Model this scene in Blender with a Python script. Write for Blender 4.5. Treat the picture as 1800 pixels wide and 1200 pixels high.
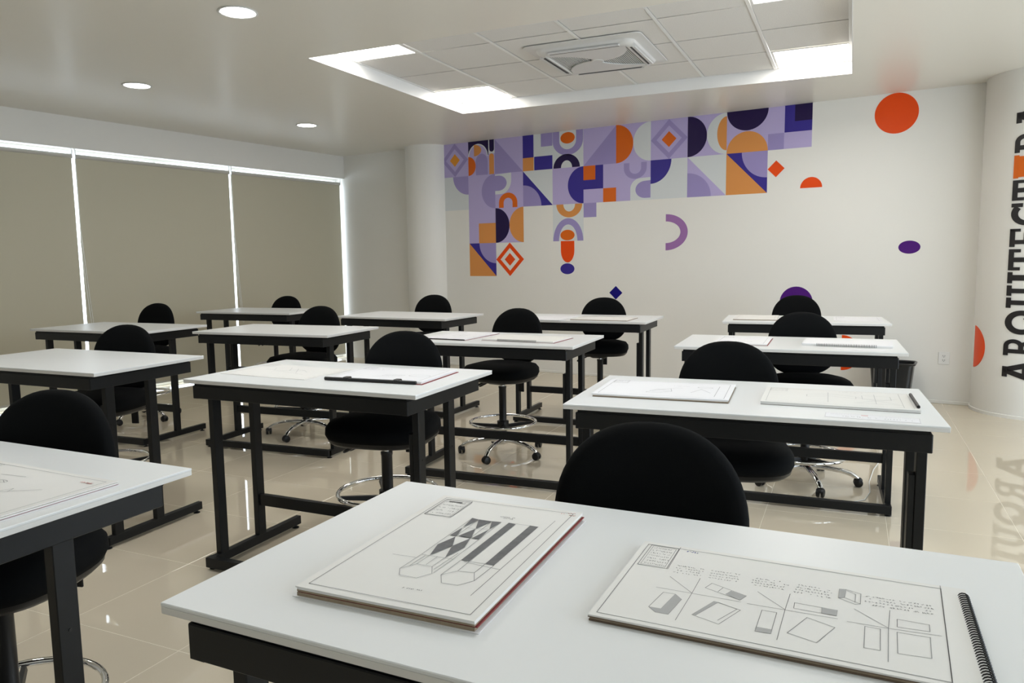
import bpy, bmesh, math, random
from mathutils import Vector, Matrix
from math import sin, cos, pi, radians, atan2, sqrt
for o in list(bpy.data.objects): bpy.data.objects.remove(o)
scene = bpy.context.scene
C = scene.collection
random.seed(7)

# ------------------------------------------------------------------ camera
CAM_H = 1.40
YAW, PITCH, ROLL = radians(32.3646), radians(6.30294), radians(0.78183)
GRID = radians(8.0724)            # furniture, floor tiles and ceiling grid are turned from the walls
fw = Vector((-sin(YAW)*cos(PITCH), cos(YAW)*cos(PITCH), -sin(PITCH)))
r0 = Vector((cos(YAW), sin(YAW), 0)); d0 = fw.cross(r0)
rt = cos(ROLL)*r0 + sin(ROLL)*d0; dn = -sin(ROLL)*r0 + cos(ROLL)*d0
cd = bpy.data.cameras.new('camera'); cam = bpy.data.objects.new('camera', cd); C.objects.link(cam)
cam.matrix_world = Matrix(((rt.x, -dn.x, -fw.x, 0), (rt.y, -dn.y, -fw.y, 0), (rt.z, -dn.z, -fw.z, CAM_H), (0, 0, 0, 1)))
cd.sensor_width = 36; cd.lens = 1322.03/1800*36; cd.clip_start = .05
scene.camera = cam

# ------------------------------------------------------------------ world, daylight, exposure
SKY = 2.9
ADDED_LED = 9.5
LED = 8.3
DOWN = 16.0
w = bpy.data.worlds.new('sky'); scene.world = w; w.use_nodes = True
bg = w.node_tree.nodes['Background']
bg.inputs['Color'].default_value = (.78, .89, 1.0, 1); bg.inputs['Strength'].default_value = SKY
scene.view_settings.view_transform = 'Standard'; scene.view_settings.look = 'None'
scene.view_settings.exposure = 0.86; scene.view_settings.gamma = 1.0
scene.view_settings.use_curve_mapping = False
X0, X1, Y0, Y1, ZC = -7.86, 3.2, -2.6, 7.98, 2.875     # room faces and ceiling height
WR = (.2, 6.7, .15, 2.72)                            # opening for the added window in the right wall: y0,y1,z0,z1
pl = bpy.data.lights.new('window_portal', 'AREA'); pl.shape = 'RECTANGLE'
pl.size = WR[3]-WR[2]; pl.size_y = WR[1]-WR[0]; pl.cycles.is_portal = True
po = bpy.data.objects.new('window_portal', pl); C.objects.link(po)
po.location = (X1+.1, (WR[0]+WR[1])/2, (WR[2]+WR[3])/2); po.rotation_euler = (0, pi/2, 0)

# ------------------------------------------------------------------ helpers
CG, SG = cos(GRID), sin(GRID)
def gp(x, y, z=0): return Vector((x*CG-y*SG, x*SG+y*CG, z))

class MB:
    def __init__(s): s.v = []; s.f = []
    def add(s, vs, fs):
        n = len(s.v); s.v += [tuple(a) for a in vs]; s.f += [tuple(i+n for i in f) for f in fs]; return s
    def box(s, x0, x1, y0, y1, z0, z1, b=0):
        if b <= 0:
            vs = [(x, y, z) for x in (x0, x1) for y in (y0, y1) for z in (z0, z1)]
            return s.add(vs, [(0,1,3,2),(4,6,7,5),(0,4,5,1),(2,3,7,6),(0,2,6,4),(1,5,7,3)])
        c = ((x0+x1)/2, (y0+y1)/2, (z0+z1)/2); h = ((x1-x0)/2, (y1-y0)/2, (z1-z0)/2)
        vs = []; ix = {}
        for sg in [(i, j, k) for i in (-1,1) for j in (-1,1) for k in (-1,1)]:
            for a in range(3):
                ix[sg, a] = len(vs)
                vs.append([c[q]+sg[q]*(h[q]-(0 if q == a else b)) for q in range(3)])
        fs = []
        for a in range(3):
            o = [q for q in range(3) if q != a]
            for sa in (-1, 1):
                def S(i, j):
                    t = [0,0,0]; t[a] = sa; t[o[0]] = i; t[o[1]] = j; return tuple(t)
                fs.append([ix[S(-1,-1),a], ix[S(1,-1),a], ix[S(1,1),a], ix[S(-1,1),a]])
        for a in range(3):
            o = [q for q in range(3) if q != a]
            for i in (-1,1):
                for j in (-1,1):
                    t0 = [0,0,0]; t0[o[0]] = i; t0[o[1]] = j; t1 = list(t0); t0[a] = -1; t1[a] = 1
                    t0, t1 = tuple(t0), tuple(t1)
                    fs.append([ix[t0,o[0]], ix[t1,o[0]], ix[t1,o[1]], ix[t0,o[1]]])
        for sg in [(i, j, k) for i in (-1,1) for j in (-1,1) for k in (-1,1)]:
            fs.append([ix[sg,0], ix[sg,1], ix[sg,2]])
        return s.add(vs, fs)
    def loft(s, loops, cap=True, closed=True):
        n = len(loops[0]); vs = [p for l in loops for p in l]; fs = []
        for k in range(len(loops)-1):
            for i in range(n if closed else n-1):
                j = (i+1) % n; fs.append((k*n+i, k*n+j, (k+1)*n+j, (k+1)*n+i))
        if cap: fs += [tuple(range(n))[::-1], tuple(range((len(loops)-1)*n, len(loops)*n))]
        return s.add(vs, fs)
    def tube(s, path, r, n=8, closed=False, sc=None):
        P = [Vector(p) for p in path]; m = len(P); loops = []; up = Vector((0,0,1))
        for i, p in enumerate(P):
            a = P[(i-1) % m] if (closed or i > 0) else p; b = P[(i+1) % m] if (closed or i < m-1) else p
            t = (b-a).normalized(); u = up if abs(t.dot(up)) < .95 else Vector((1,0,0))
            e1 = t.cross(u).normalized(); e2 = t.cross(e1)
            rr = r[i] if isinstance(r, (list, tuple)) else r
            q = sc[i] if sc else 1
            loops.append([p+rr*(cos(2*pi*k/n)*e1*q+sin(2*pi*k/n)*e2) for k in range(n)])
        if closed: loops.append(loops[0])
        return s.loft(loops, cap=not closed)
    def lathe(s, prof, n=24, c=(0,0), cap=True):
        loops = [[(c[0]+r*cos(2*pi*k/n), c[1]+r*sin(2*pi*k/n), z) for k in range(n)] for r, z in prof]
        return s.loft(loops, cap)
    def prism(s, poly, y0, y1, f=None):          # polygon in (u,v), extruded in third axis through f
        f = f or (lambda u, v, t: (u, t, v))
        return s.loft([[f(u, v, y0) for u, v in poly], [f(u, v, y1) for u, v in poly]])
    def build(s, name, mat, parent=None, smooth=False, angle=None, kind=None):
        me = bpy.data.meshes.new(name); bm = bmesh.new()
        vv = [bm.verts.new(a) for a in s.v]
        for f in s.f:
            try: bm.faces.new([vv[i] for i in f])
            except ValueError: pass
        bmesh.ops.recalc_face_normals(bm, faces=bm.faces)
        if smooth:
            for f in bm.faces: f.smooth = True
            if angle:
                for e in bm.edges:
                    if len(e.link_faces) == 2 and e.calc_face_angle(0) > radians(angle): e.smooth = False
        bm.to_mesh(me); bm.free(); me.materials.append(mat)
        return link(name, me, parent, kind)

def link(name, me, parent=None, kind=None, loc=None):
    o = bpy.data.objects.new(name, me); C.objects.link(o); o.parent = parent
    if kind: o['kind'] = kind
    if loc: o.location = loc
    return o
def tag(o, label, cat, group=None, kind=None):
    o['label'] = label; o['category'] = cat
    if group: o['group'] = group
    if kind: o['kind'] = kind
    return o
def thing(name, label, cat, loc=(0,0,0), rz=0, group=None, kind=None):
    o = bpy.data.objects.new(name, None); C.objects.link(o); o.empty_display_size = .1
    o.location = loc; o.rotation_euler = (0, 0, rz)
    return tag(o, label, cat, group, kind)
def copy_tree(src, parent=None):
    c = src.copy(); C.objects.link(c); c.parent = parent
    for ch in src.children: copy_tree(ch, c)
    return c

# ------------------------------------------------------------------ materials
def mat(name, col, rough=.5, metal=0, spec=.5, noise=None, bump=None, emit=None, coat=0):
    m = bpy.data.materials.new(name); m.use_nodes = True; nt = m.node_tree
    b = nt.nodes['Principled BSDF']
    b.inputs['Base Color'].default_value = (*col, 1); b.inputs['Roughness'].default_value = rough
    b.inputs['Metallic'].default_value = metal; b.inputs['Specular IOR Level'].default_value = spec
    b.inputs['Coat Weight'].default_value = coat; b.inputs['Coat Roughness'].default_value = .1
    if emit:
        b.inputs['Emission Color'].default_value = (*emit[0], 1); b.inputs['Emission Strength'].default_value = emit[1]
    if noise or bump:
        tc = nt.nodes.new('ShaderNodeTexCoord')
    if noise:                                    # (scale, amount)
        n = nt.nodes.new('ShaderNodeTexNoise'); n.inputs['Scale'].default_value = noise[0]; n.inputs['Detail'].default_value = 4
        nt.links.new(tc.outputs['Object'], n.inputs['Vector'])
        mx = nt.nodes.new('ShaderNodeMix'); mx.data_type = 'RGBA'
        k = noise[1]
        mx.inputs['A'].default_value = (*[c*(1-k) for c in col], 1); mx.inputs['B'].default_value = (*[min(1, c*(1+k)) for c in col], 1)
        nt.links.new(n.outputs['Fac'], mx.inputs['Factor']); nt.links.new(mx.outputs['Result'], b.inputs['Base Color'])
    if bump:                                     # (scale, strength, distance)
        n = nt.nodes.new('ShaderNodeTexNoise'); n.inputs['Scale'].default_value = bump[0]; n.inputs['Detail'].default_value = 3
        nt.links.new(tc.outputs['Object'], n.inputs['Vector'])
        bu = nt.nodes.new('ShaderNodeBump'); bu.inputs['Strength'].default_value = bump[1]; bu.inputs['Distance'].default_value = bump[2]
        nt.links.new(n.outputs['Fac'], bu.inputs['Height']); nt.links.new(bu.outputs['Normal'], b.inputs['Normal'])
    return m
def srgb(r, g, b):
    f = lambda c: (c/255)/12.92 if c/255 <= .04045 else ((c/255+.055)/1.055)**2.4
    return (f(r), f(g), f(b))
M = {}
M['wall'] = mat('wall_paint', (.81, .795, .75), .5, noise=(1.5, .015))
M['ceiling'] = mat('ceiling_satin_paint', (.79, .76, .69), .30, spec=.22, bump=(2.2, .05, .02))
M['recess'] = mat('recess_white_paint', (.78, .78, .77), .5)
M['tile'] = mat('polished_porcelain', (.66, .58, .45), .018, spec=.75, noise=(.8, .03), bump=(1.6, .014, .004))
M['grout'] = mat('grout', (.86, .80, .68), .5)
M['ctile'] = mat('mineral_fibre_tile', (.74, .725, .70), .9, noise=(160, .12), bump=(180, .5, .003))
M['tbar'] = mat('white_grid_metal', (.82, .82, .80), .35)
M['white_plastic'] = mat('white_plastic', (.80, .80, .78), .35)
M['ac_plastic'] = mat('ac_grey_white_plastic', (.66, .655, .64), .4)
M['grey_plastic'] = mat('grey_plastic', (.42, .42, .41), .5)
M['dark_gap'] = mat('dark_plastic', (.05, .05, .05), .6)
M['led'] = mat('led_diffuser', (.9, .9, .9), .4, emit=((1.0, .95, .88), LED))
M['led_added'] = mat('led_diffuser_added', (.9, .9, .9), .4, emit=((.95, .98, 1.0), ADDED_LED))  # for the extra panels added above the view
M['down'] = mat('downlight_diffuser', (.9, .9, .9), .4, emit=((1.0, .98, .94), DOWN))
M['laminate'] = mat('white_laminate', (.785, .80, .805), .36, spec=.4, noise=(3, .01))
M['edge'] = mat('laminate_edge_band', (.72, .71, .69), .35)
M['steel'] = mat('black_powder_coat', (.005, .0057, .0065), .42, spec=.32, bump=(300, .08, .001))
M['fabric'] = mat('black_upholstery', (.0034, .0038, .0042), .9, spec=.12, bump=(500, .25, .001))
M['plastic'] = mat('black_plastic', (.006, .006, .0065), .4, spec=.4)
M['chrome'] = mat('chrome', (.82, .82, .82), .06, metal=1)
M['blind'] = mat('roller_blind_fabric', (.56, .525, .405), .85, bump=(700, .2, .001))
M['rail'] = mat('blind_rail', (.55, .53, .48), .4)
M['alu'] = mat('white_aluminium', (.75, .75, .74), .3)
M['paper'] = mat('drawing_paper', (.80, .79, .765), .85, noise=(40, .012))
M['paper_white'] = mat('bright_paper', (.83, .83, .86), .85)
M['paper_edge'] = mat('page_edges', (.34, .27, .19), .9, noise=(90, .25))
M['board'] = mat('brown_backing_board', (.17, .12, .085), .85)
M['redcover'] = mat('dark_red_cover', (.22, .02, .025), .6)
M['pencil'] = mat('pencil_line', (.22, .22, .225), .7)
M['faint'] = mat('faint_pencil_line', (.42, .42, .42), .7)
M['ink'] = mat('dark_graphite', (.045, .045, .05), .6)
M['hatch'] = mat('graphite_hatching', (.13, .13, .135), .7, noise=(60, .45))
M['redink'] = mat('red_stamp_ink', (.65, .15, .13), .7)
M['blueink'] = mat('blue_pen_ink', (.10, .12, .45), .6)
M['bin'] = mat('black_bin_plastic', (.012, .013, .014), .28)
M['letter'] = mat('black_letter_vinyl', (.012, .010, .011), .5)
M['white_vinyl'] = mat('white_vinyl', (.84, .84, .83), .45)
PAL = dict(LAV=(164,153,192), LAV2=(140,129,176), PALE=(206,210,211), NAVY=(52,42,132), DARK=(30,14,64), ORANGE=(206,96,14),
           PEACH=(206,138,74), RED=(219,70,4), VIOLET=(70,14,110), MAUVE=(146,104,158), BLUE=(14,4,112), GOLD=(208,138,44))
GAIN = dict(LAV=1.32, LAV2=1.28, PALE=1.1)
for k, c in PAL.items(): M[k] = mat('vinyl_'+k.lower(), tuple(min(.86, v*GAIN.get(k, 1.15)) for v in srgb(*c)), .42, spec=.3)
gl = bpy.data.materials.new('window_glass'); gl.use_nodes = True; nt = gl.node_tree; nt.nodes.clear()
o_ = nt.nodes.new('ShaderNodeOutputMaterial'); mx = nt.nodes.new('ShaderNodeMixShader'); mx.inputs[0].default_value = .06
tr = nt.nodes.new('ShaderNodeBsdfTransparent'); gs = nt.nodes.new('ShaderNodeBsdfGlossy'); gs.inputs['Roughness'].default_value = .02
nt.links.new(tr.outputs[0], mx.inputs[1]); nt.links.new(gs.outputs[0], mx.inputs[2]); nt.links.new(mx.outputs[0], o_.inputs[0]); M['glass'] = gl

# ------------------------------------------------------------------ room shell
def clip(poly, f):                               # keep f(p) >= 0
    out = []
    for i, a in enumerate(poly):
        b = poly[(i+1) % len(poly)]; fa, fb = f(a), f(b)
        if fa >= 0: out.append(a)
        if (fa >= 0) != (fb >= 0):
            t = fa/(fa-fb); out.append((a[0]+t*(b[0]-a[0]), a[1]+t*(b[1]-a[1])))
    return out
fl = MB().box(X0-.3, X1+.3, Y0-.3, Y1+.3, -.12, -.0007).build('floor', M['grout'])
tag(fl, 'polished beige porcelain tile floor reflecting the room', 'floor', kind='structure')
TP = .5985; TX, TY = .8065, 1.86                 # tile pitch and joint offsets in the turned grid
def tile_mb(poly):
    j = .0013
    cx = sum(a[0] for a in poly)/len(poly); cy = sum(a[1] for a in poly)/len(poly)
    def inset(d):
        n = len(poly); out = []
        for i in range(n):
            p0, p1, p2 = Vector(poly[i-1]), Vector(poly[i]), Vector(poly[(i+1) % n])
            e1 = (p1-p0).normalized(); e2 = (p2-p1).normalized()
            n1 = Vector((-e1.y, e1.x)); n2 = Vector((-e2.y, e2.x)); q = n1+n2
            q = q/max(q.dot(n1), .3); out.append(p1+q*d)
        return out
    return MB().loft([[(p.x, p.y, -.0016) for p in inset(j)], [(p.x, p.y, -.0004) for p in inset(j)], [(p.x, p.y, 0) for p in inset(j+.0008)]])
def in_view(p):
    q = Vector((p.x, p.y, 0))-Vector((0, 0, CAM_H)); d = q.dot(fw)
    return d > .3 and abs(q.dot(rt)/d) < .76 and abs(q.dot(dn)/d) < .55
full_me = None; rest = MB()
for i in range(-26, 16):
    for j in range(-18, 22):
        x, y = TX+i*TP, TY+j*TP
        gpoly = [(x, y), (x+TP, y), (x+TP, y+TP), (x, y+TP)]
        wp = [tuple(gp(*a)[:2]) for a in gpoly]
        if max(a[0] for a in wp) < X0-.02 or min(a[0] for a in wp) > X1 or max(a[1] for a in wp) < Y0 or min(a[1] for a in wp) > Y1: continue
        cl = wp
        for fn in (lambda a: a[0]-X0+.18, lambda a: X1-a[0], lambda a: a[1]-Y0, lambda a: Y1-a[1]): 
            if cl: cl = clip(cl, fn)
        if len(cl) < 3: continue
        area = abs(sum(cl[k][0]*cl[(k+1) % len(cl)][1]-cl[(k+1) % len(cl)][0]*cl[k][1] for k in range(len(cl))))/2
        if area < .004: continue
        c = gp(x+TP/2, y+TP/2); vis = in_view(c)
        if area > TP*TP*.999 and vis:
            if full_me is None:
                h = TP/2; o = tile_mb([(-h,-h),(h,-h),(h,h),(-h,h)]).build('floor_tile', M['tile'], fl); full_me = o.data
            else: o = link('floor_tile', full_me, fl)
            o.location = c; o.rotation_euler = (0, 0, GRID)
        elif vis or any(in_view(Vector((a[0], a[1], 0))) for a in cl):
            tile_mb(cl).build('floor_tile', M['tile'], fl)
        else: 
            t = tile_mb(cl); rest.add(t.v, t.f)
rest.build('floor_tile_field', M['tile'], fl, kind='stuff')

# walls
wl = MB().box(X0-.2, X0, Y0-.2, .44, 0, 3.2).box(X0-.2, X0, .44, Y1, 2.562, 3.2).build('wall_left', M['wall'])
tag(wl, 'white lintel and wall above the blinds on the window side', 'wall', kind='structure')
wb = MB().box(X0-.2, X1+.2, Y1, Y1+.2, 0, 3.2).build('wall_back', M['wall'])
tag(wb, 'white back wall carrying the geometric mural', 'wall', kind='structure')
wr = (MB().box(X1, X1+.2, Y0, WR[0], 0, 3.2).box(X1, X1+.2, WR[1], Y1, 0, 3.2)
      .box(X1, X1+.2, WR[0], WR[1], 0, WR[2]).box(X1, X1+.2, WR[0], WR[1], WR[3], 3.2)).build('wall_right', M['wall'])
tag(wr, 'white side wall with an added wide daylight window, out of frame', 'wall', kind='structure')
wf = MB().box(X0-.2, X1+.2, Y0-.2, Y0, 0, 3.2).build('wall_front', M['wall'])
tag(wf, 'white wall behind the camera', 'wall', kind='structure')
bb = MB().box(-6.05, -.09, Y1-.012, Y1, 0, .03, .003).build('baseboard_back', M['wall'])
tag(bb, 'low white skirting along the mural wall', 'baseboard', kind='structure')

# recessed ceiling field, 6 x 4 tiles
RX0, RX1, RY0, RY1, RH = -3.68, -.045, 4.585, 7.0, .10
def rc(x, y, z): return tuple(gp(x, y, z))
outer = [(X0-.2, Y0-.2), (X1+.2, Y0-.2), (X1+.2, Y1+.2), (X0-.2, Y1+.2)]
inner = [rc(RX0, RY0, 0), rc(RX1, RY0, 0), rc(RX1, RY1, 0), rc(RX0, RY1, 0)]
cb = MB()
o1 = [(x, y, ZC) for x, y in outer]; i1 = [(a[0], a[1], ZC) for a in inner]
o2 = [(x, y, ZC+.3) for x, y in outer]; i2 = [(a[0], a[1], ZC+.3) for a in inner]
cb.loft([o1, i1, i2, o2, o1], cap=False)
ce = cb.build('ceiling', M['ceiling']); tag(ce, 'satin white plaster ceiling around the recessed tile field', 'ceiling', kind='structure')
lb = MB()                                        # white lining of the recess
TH = .006
for (xa, ya, xb, yb) in ((RX0, RY0, RX1, RY0+TH), (RX0, RY1-TH, RX1, RY1), (RX0, RY0, RX0+TH, RY1), (RX1-TH, RY0, RX1, RY1)):
    lb.loft([[rc(xa, ya, z), rc(xb, ya, z), rc(xb, yb, z), rc(xa, yb, z)] for z in (ZC-.001, ZC+RH+.05)])
lb.build('recess_lining', M['recess'], ce)
ZR = ZC+RH
PX, PY = (RX1-RX0)/6, (RY1-RY0)/4
ctile_me = None
for i in range(6):
    for j in range(4):
        if i in (0, 5) and j in (0, 3): continue
        if ctile_me is None:
            hx, hy = PX/2-.011, PY/2-.011
            o = MB().box(-hx, hx, -hy, hy, 0, .014, .003).build('ceiling_tile', M['ctile'], ce); ctile_me = o.data
        else: o = link('ceiling_tile', ctile_me, ce)
        o.location = gp(RX0+(i+.5)*PX, RY0+(j+.5)*PY, ZR+.004); o.rotation_euler = (0, 0, GRID)
for k in range(7):
    x = RX0+k*PX; x = min(max(x, RX0+.018), RX1-.018)
    t = MB().box(-.012, .012, -(RY1-RY0)/2+.007, (RY1-RY0)/2-.007, 0, .004, .0008).box(-.002, .002, -(RY1-RY0)/2+.007, (RY1-RY0)/2-.007, .003, .03)
    o = t.build('ceiling_grid_bar', M['tbar'], ce); o.location = gp(x, (RY0+RY1)/2, ZR-.002); o.rotation_euler = (0, 0, GRID)
for k in range(5):
    y = RY0+k*PY; y = min(max(y, RY0+.018), RY1-.018)
    t = MB().box(-(RX1-RX0)/2+.007, (RX1-RX0)/2-.007, -.008, .008, 0, .003, .0006)
    o = t.build('ceiling_grid_bar', M['ctile'], ce); o.location = gp((RX0+RX1)/2, y, ZR+.001); o.rotation_euler = (0, 0, GRID)
back_cap = MB().loft([[rc(RX0-.02, RY0-.02, z), rc(RX1+.02, RY0-.02, z), rc(RX1+.02, RY1+.02, z), rc(RX0-.02, RY1+.02, z)] for z in (ZR+.06, ZR+.08)])
back_cap.build('recess_cap', M['recess'], ce)

# LED panels in the recess corners
for (i, j, where) in ((0, 0, 'left end of the recess, nearer the camera'), (0, 3, 'left end of the recess, nearer the mural'),
                      (5, 3, 'right end of the recess, nearer the mural'), (5, 0, 'right end of the recess, cut by the top of the picture')):
    t = thing('ceiling_light_panel', 'square white LED panel at the '+where, 'ceiling light', gp(RX0+(i+.5)*PX, RY0+(j+.5)*PY, ZR), GRID, 'LED panels in the ceiling recess')
    hx, hy = PX/2-.013, PY/2-.013
    fr = MB()
    for b in ((-hx, hx, -hy, -hy+.02), (-hx, hx, hy-.02, hy), (-hx, -hx+.02, -hy+.02, hy-.02), (hx-.02, hx, -hy+.02, hy-.02)): fr.box(*b, .0, .02, .002)
    fr.build('frame', M['tbar'], t)
    MB().box(-hx+.02, hx-.02, -hy+.02, hy-.02, .006, .014).build('diffuser', M['led'], t)
# flush panels added to brighten the front tables, out of the picture
for (x, y, where) in ((-2.9, 2.35, 'left'), (-1.0, 2.35, 'right')):
    t = thing('ceiling_light_panel', 'square LED panel added in the plaster ceiling just above the top of the picture, '+where+' of the pair', 'ceiling light', gp(x, y, ZC-.012), GRID, 'added LED panels above the view')
    h = .295; fr = MB()
    for b in ((-h, h, -h, -h+.02), (-h, h, h-.02, h), (-h, -h+.02, -h+.02, h-.02), (h-.02, h, -h+.02, h-.02)): fr.box(*b, .0, .012, .002)
    fr.build('frame', M['tbar'], t)
    MB().box(-h+.02, h-.02, -h+.02, h-.02, .004, .010).build('diffuser', M['led_added'], t)
# downlights
for (x, y, lab) in ((-3.37, 3.58, 'large round downlight nearest the camera, at the top of the picture'), (-5.48, 4.62, 'round downlight above the window-side tables, middle of the three'),
                    (-5.47, 6.76, 'round downlight farthest from the camera, towards the white column'), (-3.37, 1.4, 'round downlight behind the view, above the nearest tables'), (-5.48, 2.5, 'round downlight outside the view beside the blinds')):
    p = gp(x, y, ZC); t = thing('ceiling_downlight', lab, 'ceiling light', p, 0, 'round downlights in the plaster ceiling')
    MB().lathe([(.100, 0), (.112, -.002), (.115, -.006), (.108, -.009), (.099, -.006), (.097, .0)], 40, cap=False).build('trim_ring', M['white_plastic'], t, True)
    MB().lathe([(.099, -.001), (.099, -.004)], 40).build('diffuser', M['down'], t)

# ------------------------------------------------------------------ windows and blinds
def window(name, plane_x, y0, y1, z0, z1, mull, label, d=.05):
    t = thing(name, label, 'window', (plane_x, 0, 0), kind='structure')
    f = MB()
    f.box(-d/2, d/2, y0, y1, z0, z0+.03, .003).box(-d/2, d/2, y0, y1, z1-.03, z1, .003)
    f.box(-d/2, d/2, y0, y0+.03, z0+.03, z1-.03, .003).box(-d/2, d/2, y1-.03, y1, z0+.03, z1-.03, .003)
    f.build('window_frame', M['alu'], t)
    ys = [y0+.03]+sorted(mull)+[y1-.03]
    for m in mull: MB().box(-d/2, d/2, m-.02, m+.02, z0+.03, z1-.03, .003).build('mullion', M['alu'], t)
    for a, b in zip(ys[:-1], ys[1:]):
        MB().box(-.003, .003, a+(.02 if a in mull else 0), b-(.02 if b in mull else 0), z0+.03, z1-.03).build('pane', M['glass'], t)
    return t
window('window_1', X0-.16, .44, Y1-.02, -.0, 2.562, [1.4, 3.28, 5.15, 7.02], 'floor to ceiling glazing hidden behind the roller blinds')
window('added_window', X1+.14, WR[0], WR[1], WR[2], WR[3], [2.35, 4.55], 'wide window added in the side wall out of frame to light the room')  # unseen window, added to bring daylight in from the right
blinds = ((.46, 2.315, 'roller blind outside the view, beside the nearest blind'), (2.345, 4.192, 'beige roller blind at the left edge of the picture'),
          (4.226, 6.062, 'beige roller blind in the middle, between the two bright upright gaps'), (6.094, 7.925, 'beige roller blind farthest from the camera, beside the white column corner'))
for k, (a, b, lab) in enumerate(blinds):
    t = thing('roller_blind', lab, 'blind', (X0-.045, (a+b)/2, .045), 0, 'closed roller blinds')
    h = (b-a)/2
    MB().box(-.0012, .0012, -h, h, .02, 2.44).build('fabric', M['blind'], t)
    MB().tube([(.0, -h, 2.445), (0, h, 2.445)], .021, 12).build('roller_tube', M['rail'], t, True, 40)
    MB().box(-.007, .007, -h, h, 0, .022, .003).build('bottom_rail', M['rail'], t)
    for s in (-1, 1):
        MB().box(-.02, .02, s*h-.003, s*h+.003, 2.42, 2.516, .001).build('bracket', M['white_plastic'], t)
    ch = MB(); yy = -h-.012
    path = [(.012, yy, 2.44), (.014, yy-.004, 1.7), (.02, yy+.03, 1.0), (.025, yy+.055, .62), (.028, yy+.066, .6), (.028, yy+.074, .62), (.02, yy+.05, 1.0), (.014, yy+.012, 1.7), (.012, yy+.012, 2.44)]
    ch.tube(path, .0022, 6).build('pull_chain', M['white_plastic'], t, True)

# ------------------------------------------------------------------ columns
col = MB().lathe([(.30, 0), (.30, 3.0)], 64).build('round_column', M['wall'], None, True, 40)
col.location = (-6.36, 8.02, 0); tag(col, 'plain round white column beside the mural', 'column', kind='structure')
PCX, PCY, PR = .36, 7.93, .455
pil = MB().lathe([(PR, 0), (PR, 3.0)], 96).build('round_column', M['wall'], None, True, 40)
pil.location = (PCX, PCY, 0); tag(pil, 'thick round white pillar carrying the upright lettering', 'column', kind='structure')
MB().lathe([(PR+.001, 0), (PR+.010, .0), (PR+.010, .026), (PR+.001, .03)], 96, cap=False).build('skirting', M['wall'], pil, True, 40)

# upright lettering on the pillar: u runs up the pillar, v towards the left of the picture
def on_pillar(s, z, t):                          # s: arc length from the angle A0, to the right
    a = s/PR; return (PCX+(PR+t)*cos(a), PCY+(PR+t)*sin(a), z)
def arc(cx, cy, rx, ry, a0, a1, n=16): return [(cx+rx*cos(radians(a0+(a1-a0)*k/n)), cy+ry*sin(radians(a0+(a1-a0)*k/n))) for k in range(n+1)]
def ring_quads(cx, cy, rx, ry, ix, iy, a0, a1, n=20):
    o = arc(cx, cy, rx, ry, a0, a1, n); i = arc(cx, cy, ix, iy, a0, a1, n)
    return [[o[k], o[k+1], i[k+1], i[k]] for k in range(n)]
R_ = lambda x0, y0, x1, y1: [(x0, y0), (x1, y0), (x1, y1), (x0, y1)]
LET = {
 'A': [[(.08,.05),(.29,.05),(.60,.95),(.40,.95)], [(.71,.05),(.92,.05),(.60,.95),(.40,.95)], R_(.27,.24,.73,.40), R_(.24,.84,.64,1), R_(0,0,.42,.15), R_(.58,0,1,.15)],
 'R': [R_(.13,0,.34,1), R_(0,0,.46,.15), R_(0,.85,.5,1), R_(.3,.40,.52,.55)]+ring_quads(.5,.70,.36,.30,.16,.15,-90,90)+[[(.48,.47),(.70,.47),(.90,.08),(.68,.08)], R_(.64,0,1,.15)],
 'Q': ring_quads(.5,.5,.5,.5,.29,.29,0,360,36)+[[(.52,.36),(.66,.46),(.98,.0),(.80,-.10)]],
 'U': [R_(.14,.36,.34,.95), R_(.66,.36,.86,.95), R_(0,.85,.46,1), R_(.54,.85,1,1)]+ring_quads(.5,.37,.36,.37,.16,.17,180,360),
 'I': [R_(.25,0,.75,1), R_(0,0,1,.15), R_(0,.85,1,1)],
 'T': [R_(.39,0,.61,1), R_(.18,0,.82,.15), R_(0,.84,1,1), R_(0,.64,.15,.9), R_(.85,.64,1,.9)],
 'E': [R_(.14,0,.36,1), R_(0,0,.95,.16), R_(0,.84,.95,1), R_(.3,.42,.75,.58), R_(.80,0,.95,.32), R_(.80,.68,.95,1)],
 'C': ring_quads(.52,.5,.5,.5,.29,.29,48,312,32)+[R_(.80,.66,.96,1), R_(.80,.0,.94,.26)],
 'S': [R_(0,.85,1,1), R_(.05,0,.95,.86)],
}
WORD = [('A',.30,.52),('R',.535,.695),('Q',.715,.915),('U',.933,1.12),('I',1.138,1.23),('T',1.245,1.419),('E',1.438,1.593),('C',1.607,1.80),('T',1.815,1.98),('S',1.995,2.18),('R',2.20,2.37),('A',2.385,2.60)]
CAPH = .245; STOP = PR*radians(240)              # arc position of the letter tops
sign = thing('wall_lettering', 'tall black slab letters spelling ARQUITECTURA up the white pillar', 'lettering', (0,0,0))
for ch, z0, z1 in WORD:
    m = MB()
    f = lambda u, v, t: on_pillar(STOP+(1-v)*CAPH, z0+u*(z1-z0), t)
    for poly in LET[ch]:
        # split wide pieces along v so that they follow the round face
        vs = [p[1] for p in poly]; n = max(1, int((max(vs)-min(vs))/.12))
        for k in range(n):
            lo = min(vs)+(max(vs)-min(vs))*k/n; hi = min(vs)+(max(vs)-min(vs))*(k+1)/n
            q = clip(clip(poly, lambda a: a[1]-lo), lambda a: hi-a[1])
            if len(q) > 2: m.prism(q, .0005, .006, f)
    o = m.build('letter', M['ORANGE'] if ch == 'S' else M['letter'], sign)
    if ch == 'S': o['label'] = 'orange letter U'
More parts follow.
